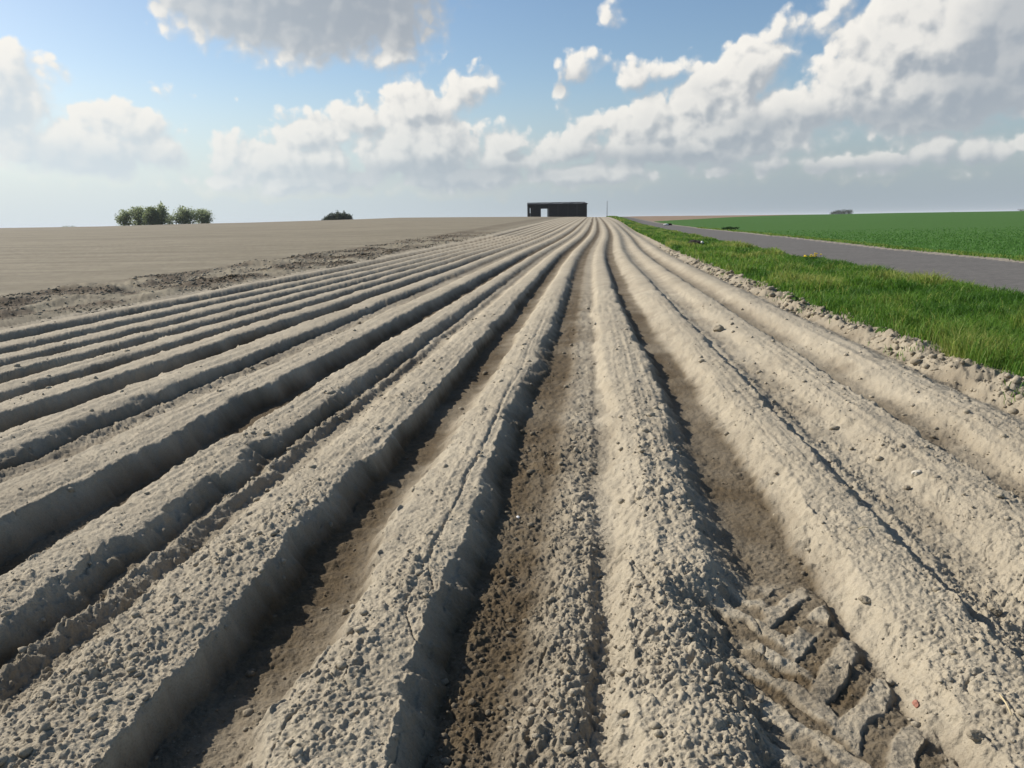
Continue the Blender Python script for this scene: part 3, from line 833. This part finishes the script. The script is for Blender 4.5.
# ------------------------------------------------------------------ stones, clods and small plants
def lump(name, X, Y, r, sq, mat, label, cat, seed, group=None, sink=.35, zoff=0, sub=3):
    rg = np.random.default_rng(seed)
    iv, if_ = (IV3, IF3) if sub == 3 else (IV2, IF2)
    d_ = iv.copy(); f_ = np.ones(len(d_))
    for k_ in range(9):
        ax = rg.normal(size=3); ax /= np.linalg.norm(ax)
        pl_ = .62 + .35 * rg.random()
        dt = d_ @ ax
        f_ = np.minimum(f_, np.where(dt > pl_, pl_ / np.maximum(dt, 1e-3), 1))
    f_ *= 1 + .06 * rg.normal(size=len(d_))
    v_ = d_ * f_[:, None] * r * np.array(sq)
    z = float(zsample(np.array([X]), np.array([Y]))[0]) + r * sq[2] * (1 - 2 * sink) + zoff
    o_ = mesh_obj(name, v_, tris=if_, mat=mat, smooth=False, attrs={'moist_shade': np.full(len(v_), .25)})
    o_.location = (X, Y, z); o_.rotation_euler = (0, 0, rg.random() * 6)
    return tag(o_, label, cat, group)


def ground_at(px_, py_, z=0.0):
    d_ = ray(px_, py_); k_ = (z - HC) / d_[2]
    return d_[0] * k_, d_[1] * k_


M_STONE = flat('pale_stone', (.52, .47, .38), .85, (.42, .38, .31), 30, .4)
M_BRICK = flat('brick_red', (.36, .16, .11), .9, (.28, .13, .09), 60, .4)
M_WHITE = flat('white_stone', (.72, .70, .66), .8, (.6, .58, .55), 20)
M_STRAW = flat('straw', (.55, .45, .27), .7, (.45, .36, .2), 40)
M_DARKS = soil_mat('dark_turned_earth', (.03, .024, .017), (.024, .02, .014), (.02, .016, .012), (.02, .016, .012))
x_, y_ = ground_at(719, 330, -.02); lump('soil_clod', x_, y_, .085, (1, .8, .75), M_SOIL, 'largest pointed dry clod sitting in the shallow furrow right of centre', 'clod', 31, sink=.25)
x_, y_ = ground_at(917, 474, .02); lump('stone', x_, y_, .032, (1.2, .9, .7), M_STONE, 'pale rounded stone on the sandy ridge at the right, beside dark clods', 'stone', 32)
x_, y_ = ground_at(918, 688, .04); lump('brick_fragment', x_, y_, .016, (1.1, .8, .7), M_BRICK, 'small reddish brick fragment on the crest near the lower right corner', 'brick fragment', 33, sub=2)
x_, y_ = ground_at(518, 516, -.05); lump('stone', x_, y_, .013, (1.2, .8, .6), M_WHITE, 'tiny white stone lying in the brown middle furrow', 'stone', 34, sub=2)
GC = 'dark clods on the right hand ridge'
for k_, (a_, b_, r_, lb) in enumerate([(865, 598, .022, 'dark clod near the left edge of the ridge beside the wheel rut'), (996, 594, .03, 'biggest of the dark clods at the right, in the furrow past the ridge'),
                                      (975, 740, .022, 'dark clod in the lower right corner, nearest the bottom edge'), (908, 480, .02, 'dark clod touching the pale rounded stone')]):
    x_, y_ = ground_at(a_, b_, .03); lump('soil_clod', x_, y_, r_, (1.1, .9, .8), M_SOIL, lb, 'clod', 40 + k_, GC, sink=.2)
for (xa, ya, xb, yb, lb) in ((999, 702, 1011, 722, 'longer pale straw lying on the ridge in the lower right'), (858, 533, 868, 532.5, 'short pale straw lying on the ridge above the wheel rut')):
    x0_, y0_ = ground_at(xa, ya, .055); x1_, y1_ = ground_at(xb, yb, .055)
    z0_ = float(zsample(np.array([x0_]), np.array([y0_]))[0]) + .012; z1_ = float(zsample(np.array([x1_]), np.array([y1_]))[0]) + .012
    o_ = MB().tube([(x0_, y0_, z0_), ((x0_ + x1_) / 2, (y0_ + y1_) / 2, (z0_ + z1_) / 2 + .006), (x1_, y1_, z1_)], [.0022, .0026, .0018], 6).build('straw', M_STRAW, None, True)
    tag(o_, lb, 'straw', 'straws on the soil')
x_, y_ = ground_at(695, 247.5, .05)
lump('earth_heap', x_, y_, .55, (1.25, .8, .5), M_DARKS, 'dark heap of turned earth in the middle of the grass verge', 'earth heap', 35, sink=.3)
lump('stone', x_ + .22, y_ - .52, .075, (1.1, .9, .8), M_WHITE, 'white stone lying against the dark earth heap in the verge', 'stone', 36, sink=.2, zoff=.22)
x_, y_ = at(666, 225, 128)[:2]
lump('stone', x_ , y_, .30, (1.4, .9, .6), M_WHITE, 'white boundary stone at the far edge of the road', 'stone', 37, sink=.25)
lump('earth_heap', x_ + .7, y_ + .5, .36, (1.3, .8, .6), M_DARKS, 'small dark earth heap right of the white boundary stone', 'earth heap', 38, sink=.3)

M_WEED = leaf_mat('weed_leaves', (.02, .06, .012), (.03, .08, .015), (.05, .10, .02), .3)


def plant(name, X, Y, h_, r_, n_, mat, label, cat, seed, group=None):
    rg = np.random.default_rng(seed)
    z = float(zsample(np.array([X]), np.array([Y]))[0])
    root = empty(name, (X, Y, z)); tag(root, label, cat, group)
    st_ = MB()
    for k_ in range(7):
        a_ = rg.random() * 6.283; d_ = r_ * (.3 + .5 * rg.random())
        st_.tube([(0, 0, -.03), (math.cos(a_) * d_ * .5, math.sin(a_) * d_ * .5, h_ * .5), (math.cos(a_) * d_, math.sin(a_) * d_, h_ * .9)], [.012, .008, .004], 5)
    st_.build('stems', mat, root)
    v_, q_, t_ = crown_mesh([(rg.normal(0, r_ * .4), rg.normal(0, r_ * .4), h_ * (.3 + .5 * rg.random()), r_ * .45, h_ * .3, .4) for _ in range(6)], n_, .05 + .05 * r_, rg)
    mesh_obj('leaves', v_, q_, None, mat, root, False, {'tint': t_})
    return root


x_, y_ = ground_at(729, 229.5, .1)
plant('weed_clump', x_, y_, .4, .8, 500, M_WEED, 'dark green weed clump at the edge of the cereal field past the road', 'weed', 51)
M_YEL = flat('dandelion_petals', (.80, .58, .02), .7, (.70, .48, .02), 60)
GD = 'dandelions flowering on the verge'
for k_, (a_, b_, nf, lb) in enumerate([(809, 260.5, 9, 'fuller left one of the two yellow dandelion clumps at the roadside'), (817, 259, 5, 'smaller right one of the two yellow dandelion clumps at the roadside')]):
    x_, y_ = ground_at(a_, b_, .18)
    rt = plant('dandelion', x_, y_, .16, .22, 220, M_WEED, lb, 'dandelion', 60 + k_, GD)
    rg = np.random.default_rng(70 + k_)
    for q_ in range(nf):
        fx_, fy_ = rg.normal(0, .13), rg.normal(0, .13); fz_ = .24 + .08 * rg.random()
        mb = MB(); nn = 12
        mb.v.append((fx_, fy_, fz_ + .02))
        for w_ in range(nn):
            aa = 6.283 * w_ / nn; rr_ = .038 if w_ % 2 else .028
            mb.v.append((fx_ + math.cos(aa) * rr_, fy_ + math.sin(aa) * rr_, fz_ + .004))
        mb.v.append((fx_, fy_, fz_ - .02))
        for w_ in range(nn):
            mb.t.append((0, 1 + w_, 1 + (w_ + 1) % nn)); mb.t.append((nn + 1, 1 + (w_ + 1) % nn, 1 + w_))
        fo = mb.build('flower', M_YEL, rt)
        MB().tube([(fx_ * .6, fy_ * .6, .0), (fx_, fy_, fz_ - .015)], [.005, .004], 5).build('stalk', M_WEED, fo)

# ------------------------------------------------------------------ thin haze lying over the fields
M_HAZE = bpy.data.materials.new('haze_air'); M_HAZE.use_nodes = True; hn = M_HAZE.node_tree; hn.nodes.clear()
ho = N(hn, 'ShaderNodeOutputMaterial'); pv = N(hn, 'ShaderNodeVolumePrincipled')
pv.inputs['Color'].default_value = (.86, .92, 1.0, 1); pv.inputs['Density'].default_value = .00010; pv.inputs['Anisotropy'].default_value = 0.0
hn.links.new(pv.outputs[0], ho.inputs['Volume'])
hb = MB().box(-8000, 8000, -8000, 8000, -6, 16).build('haze', M_HAZE); hb['kind'] = 'stuff'

# ------------------------------------------------------------------ sun and sky
SUN_AZ, SUN_EL = math.radians(-62), math.radians(34)              # azimuth from +Y, negative = left
sd_ = Vector((math.sin(SUN_AZ) * math.cos(SUN_EL), math.cos(SUN_AZ) * math.cos(SUN_EL), math.sin(SUN_EL)))
sl = bpy.data.lights.new('sun', 'SUN'); sl.energy = 5.0; sl.angle = math.radians(.53); sl.color = (1, .945, .86)
so = bpy.data.objects.new('sun', sl); COL.objects.link(so); so.rotation_euler = sd_.to_track_quat('Z', 'Y').to_euler()

W = bpy.data.worlds.new('World'); S.world = W; W.use_nodes = True
nt = W.node_tree; nt.nodes.clear()
out = N(nt, 'ShaderNodeOutputWorld')
sky = N(nt, 'ShaderNodeTexSky', sky_type='NISHITA', sun_disc=False)
sky.sun_elevation = SUN_EL; sky.sun_rotation = SUN_AZ % (2 * math.pi); sky.altitude = 100; sky.air_density = 1.0; sky.dust_density = .9; sky.ozone_density = 1.3
bg = N(nt, 'ShaderNodeBackground'); bg.inputs['Strength'].default_value = .09
hsv = N(nt, 'ShaderNodeHueSaturation'); hsv.inputs['Saturation'].default_value = 1.12; nt.links.new(sky.outputs[0], hsv.inputs['Color']); nt.links.new(hsv.outputs[0], bg.inputs['Color'])


def azel(px_, py_):
    d_ = ray(px_, py_); d_ = d_ / np.linalg.norm(d_)
    return math.atan2(d_[0], d_[1]) * F, math.asin(d_[2]) * F


# clouds: (px, py, rx, ry) in the direction they stand, tilt in degrees
CL = [(310, -45, 155, 90, 6), (395, 18, 42, 36, 0), (225, 3, 62, 28, 10), (330, 45, 60, 20, 8), (400, 54, 32, 12, 0),
      (5, 70, 44, 24, 0), (-20, 90, 60, 50, 0), (18, 112, 26, 16, 0),
      (156, 88, 18, 7, 0), (196, 95, 14, 4, 0),
      (95, 118, 34, 18, 0), (130, 130, 50, 24, -8), (90, 150, 70, 32, 0), (160, 150, 30, 24, 0),
      (235, 155, 30, 20, 0), (305, 138, 48, 26, 0), (290, 165, 80, 28, 0), (370, 122, 46, 22, 0), (420, 110, 42, 32, 0), (455, 95, 36, 22, 25), (478, 84, 16, 10, 20), (420, 150, 80, 38, 0), (505, 148, 40, 24, 0), (545, 155, 40, 20, 0),
      (558, 90, 17, 12, 40), (575, 68, 27, 16, 35), (606, 10, 12, 10, 50),
      (637, 80, 20, 17, 0), (665, 73, 25, 13, 20),
      (597, 128, 30, 13, 10), (570, 150, 50, 18, 0), (650, 125, 55, 32, 0), (705, 105, 50, 40, 30), (745, 72, 52, 30, 38), (772, 36, 26, 18, 40), (830, 12, 45, 14, 20), (740, 130, 90, 34, 0), (690, 150, 110, 22, 0), (800, 110, 50, 30, 0),
      (850, 85, 54, 38, 25), (900, 50, 60, 48, 20), (880, 15, 24, 26, 0), (960, 40, 90, 62, 0), (940, 85, 120, 44, 0), (1040, 20, 90, 80, 0),
      (300, 180, 110, 16, 0), (450, 178, 110, 18, 0), (590, 174, 90, 16, 0), (505, 162, 70, 20, 0), (720, 170, 40, 10, 0), (765, 162, 45, 13, 0), (835, 165, 46, 12, 0), (880, 162, 40, 13, 0), (935, 148, 34, 20, 0), (985, 152, 44, 18, 0), (1035, 142, 44, 18, 0),
      # the rest of the sky, outside the photograph
      (-420, 90, 170, 45, 0), (1400, 100, 170, 50, 0)]
GREY = [(330, -30, 180, 74), (385, 28, 56, 20), (1005, 80, 75, 38), (915, 114, 105, 14), (770, 126, 50, 12), (640, 158, 120, 12), (1060, 30, 70, 70), (860, 168, 190, 8), (90, 160, 80, 16), (420, 175, 190, 14), (650, 90, 34, 8), (565, 84, 26, 8)]


def vmath(nt, op, a, b_=None):
    m_ = N(nt, 'ShaderNodeVectorMath', operation=op)
    for i_, v_ in enumerate((a, b_)):
        if v_ is None: continue
        if hasattr(v_, 'links'): nt.links.new(v_, m_.inputs[i_])
        else: m_.inputs[i_].default_value = v_
    return m_


def sdf(nt, P_, lst):
    cur = None
    for it in lst:
        a_, b_ = azel(it[0], it[1]); rx, ry = it[2], it[3]; tl = it[4] if len(it) > 4 else 0
        v_ = vmath(nt, 'SUBTRACT', P_, (a_, b_, 0)).outputs[0]
        if tl:
            c_, s__ = math.cos(math.radians(tl)), math.sin(math.radians(tl))
            q_ = N(nt, 'ShaderNodeCombineXYZ')
            nt.links.new(vmath(nt, 'DOT_PRODUCT', v_, (c_ / rx, s__ / rx, 0)).outputs['Value'], q_.inputs[0])
            nt.links.new(vmath(nt, 'DOT_PRODUCT', v_, (-s__ / ry, c_ / ry, 0)).outputs['Value'], q_.inputs[1])
            v_ = q_.outputs[0]
        else:
            v_ = vmath(nt, 'MULTIPLY', v_, (1 / rx, 1 / ry, 0)).outputs[0]
        l_ = vmath(nt, 'LENGTH', v_).outputs['Value']
        k_ = (rx * ry) ** .5 * .5 + ry * .5
        v_ = mth(nt, 'MULTIPLY_ADD', l_, -k_, k_)
        cur = v_ if cur is None else mth(nt, 'MAXIMUM', cur, v_)
    return cur


ng = bpy.data.node_groups.new('cloud_density', 'ShaderNodeTree')
ng.interface.new_socket('P', in_out='INPUT', socket_type='NodeSocketVector')
ng.interface.new_socket('D', in_out='OUTPUT', socket_type='NodeSocketFloat')
gi = N(ng, 'NodeGroupInput'); go = N(ng, 'NodeGroupOutput')
P_ = gi.outputs[0]
base = sdf(ng, P_, CL)
nz = N(ng, 'ShaderNodeTexNoise', noise_dimensions='2D'); nz.inputs['Scale'].default_value = 1 / 46; nz.inputs['Detail'].default_value = 6; nz.inputs['Roughness'].default_value = .58
ng.links.new(P_, nz.inputs['Vector'])
vo = N(ng, 'ShaderNodeTexVoronoi', feature='SMOOTH_F1', voronoi_dimensions='2D'); vo.inputs['Scale'].default_value = 1 / 20; vo.inputs['Smoothness'].default_value = .35; vo.inputs['Detail'].default_value = 1.0; vo.inputs['Roughness'].default_value = .55
nw = N(ng, 'ShaderNodeTexNoise', noise_dimensions='2D'); nw.inputs['Scale'].default_value = 1 / 25; nw.inputs['Detail'].default_value = 3
ng.links.new(P_, nw.inputs['Vector'])
wp = vmath(ng, 'MULTIPLY_ADD', nw.outputs['Color'], (14, 14, 0)); ng.links.new(P_, wp.inputs[2])
ng.links.new(wp.outputs[0], vo.inputs['Vector'])
d_ = mth(ng, 'ADD', base, mth(ng, 'MULTIPLY', mth(ng, 'SUBTRACT', nz.outputs['Fac'], .48), 34))
d_ = mth(ng, 'ADD', d_, mth(ng, 'MULTIPLY', mth(ng, 'SUBTRACT', .42, vo.outputs['Distance']), 15))
ng.links.new(d_, go.inputs[0])

tc = N(nt, 'ShaderNodeTexCoord'); sx = N(nt, 'ShaderNodeSeparateXYZ'); nt.links.new(tc.outputs['Generated'], sx.inputs[0])
az = mth(nt, 'MULTIPLY', mth(nt, 'ARCTAN2', sx.outputs[0], sx.outputs[1]), F)
el = mth(nt, 'MULTIPLY', mth(nt, 'ARCSINE', sx.outputs[2]), F)
cb = N(nt, 'ShaderNodeCombineXYZ'); nt.links.new(az, cb.inputs[0]); nt.links.new(el, cb.inputs[1]); PP = cb.outputs[0]


def dens(off):
    g_ = N(nt, 'ShaderNodeGroup'); g_.node_tree = ng
    nt.links.new(vmath(nt, 'ADD', PP, off).outputs[0], g_.inputs[0]); return g_.outputs[0]


D0 = dens((0, 0, 0)); D1 = dens((-7, 8, 0))


def mapr(nt, v_, a_, b_, c_=0, e__=1, smooth=True):
    m_ = N(nt, 'ShaderNodeMapRange', interpolation_type='SMOOTHSTEP' if smooth else 'LINEAR'); nt.links.new(v_, m_.inputs[0])
    m_.inputs[1].default_value = a_; m_.inputs[2].default_value = b_; m_.inputs[3].default_value = c_; m_.inputs[4].default_value = e__
    return m_.outputs[0]


slope = mth(nt, 'SUBTRACT', D0, D1)
alpha = mapr(nt, mth(nt, 'MULTIPLY', D0, mapr(nt, slope, -4, 6, .8, 2.1)), -8, 11)
lit = mth(nt, 'ADD', mapr(nt, slope, -14, 12, 0, .8), mapr(nt, D0, 36, 0, 0, .2))
gsd = sdf(nt, PP, GREY)
n5 = noise(nt, PP, 1 / 40, 4)
gre = mapr(nt, mth(nt, 'ADD', gsd, mth(nt, 'MULTIPLY', mth(nt, 'SUBTRACT', n5, .5), 40)), -10, 24)
lit = mth(nt, 'MULTIPLY', lit, mth(nt, 'MULTIPLY_ADD', gre, -.68, 1.0))
sunw = mapr(nt, mth(nt, 'MULTIPLY_ADD', el, .9, az), -420, 90)
ccol = mixc(nt, lit, mixc(nt, sunw, (.64, .71, .76), (.37, .41, .458)), (.95, .915, .85))
# veil of haze towards the horizon: whiter on the sunward side, blue grey away from it
azn = mapr(nt, az, -420, 330)
hcol = mixc(nt, azn, (.60, .69, .745), (.33, .395, .455))
hz = mapr(nt, el, 5, 140, .93, 0)
skyb = N(nt, 'ShaderNodeBackground'); skyb.inputs['Strength'].default_value = .84
nt.links.new(hcol, skyb.inputs['Color'])
cbg = N(nt, 'ShaderNodeBackground'); cbg.inputs['Strength'].default_value = .79
nt.links.new(ccol, cbg.inputs['Color'])
m1 = N(nt, 'ShaderNodeMixShader'); nt.links.new(mth(nt, 'MULTIPLY', alpha, .96), m1.inputs[0]); nt.links.new(bg.outputs[0], m1.inputs[1]); nt.links.new(cbg.outputs[0], m1.inputs[2])
hz2 = mth(nt, 'MULTIPLY', hz, mth(nt, 'MULTIPLY_ADD', alpha, -.45, 1.0))
m2 = N(nt, 'ShaderNodeMixShader'); nt.links.new(hz2, m2.inputs[0]); nt.links.new(m1.outputs[0], m2.inputs[1]); nt.links.new(skyb.outputs[0], m2.inputs[2])
nt.links.new(m2.outputs[0], out.inputs['Surface'])
W.cycles.sampling_method = 'NONE'

# ------------------------------------------------------------------ view
S.view_settings.view_transform = 'Standard'; S.view_settings.look = 'None'; S.view_settings.exposure = .36; S.view_settings.gamma = 1
S.view_settings.use_curve_mapping = False
S.cycles.volume_bounces = 1; S.cycles.max_bounces = 4; S.cycles.diffuse_bounces = 2; S.cycles.transparent_max_bounces = 4
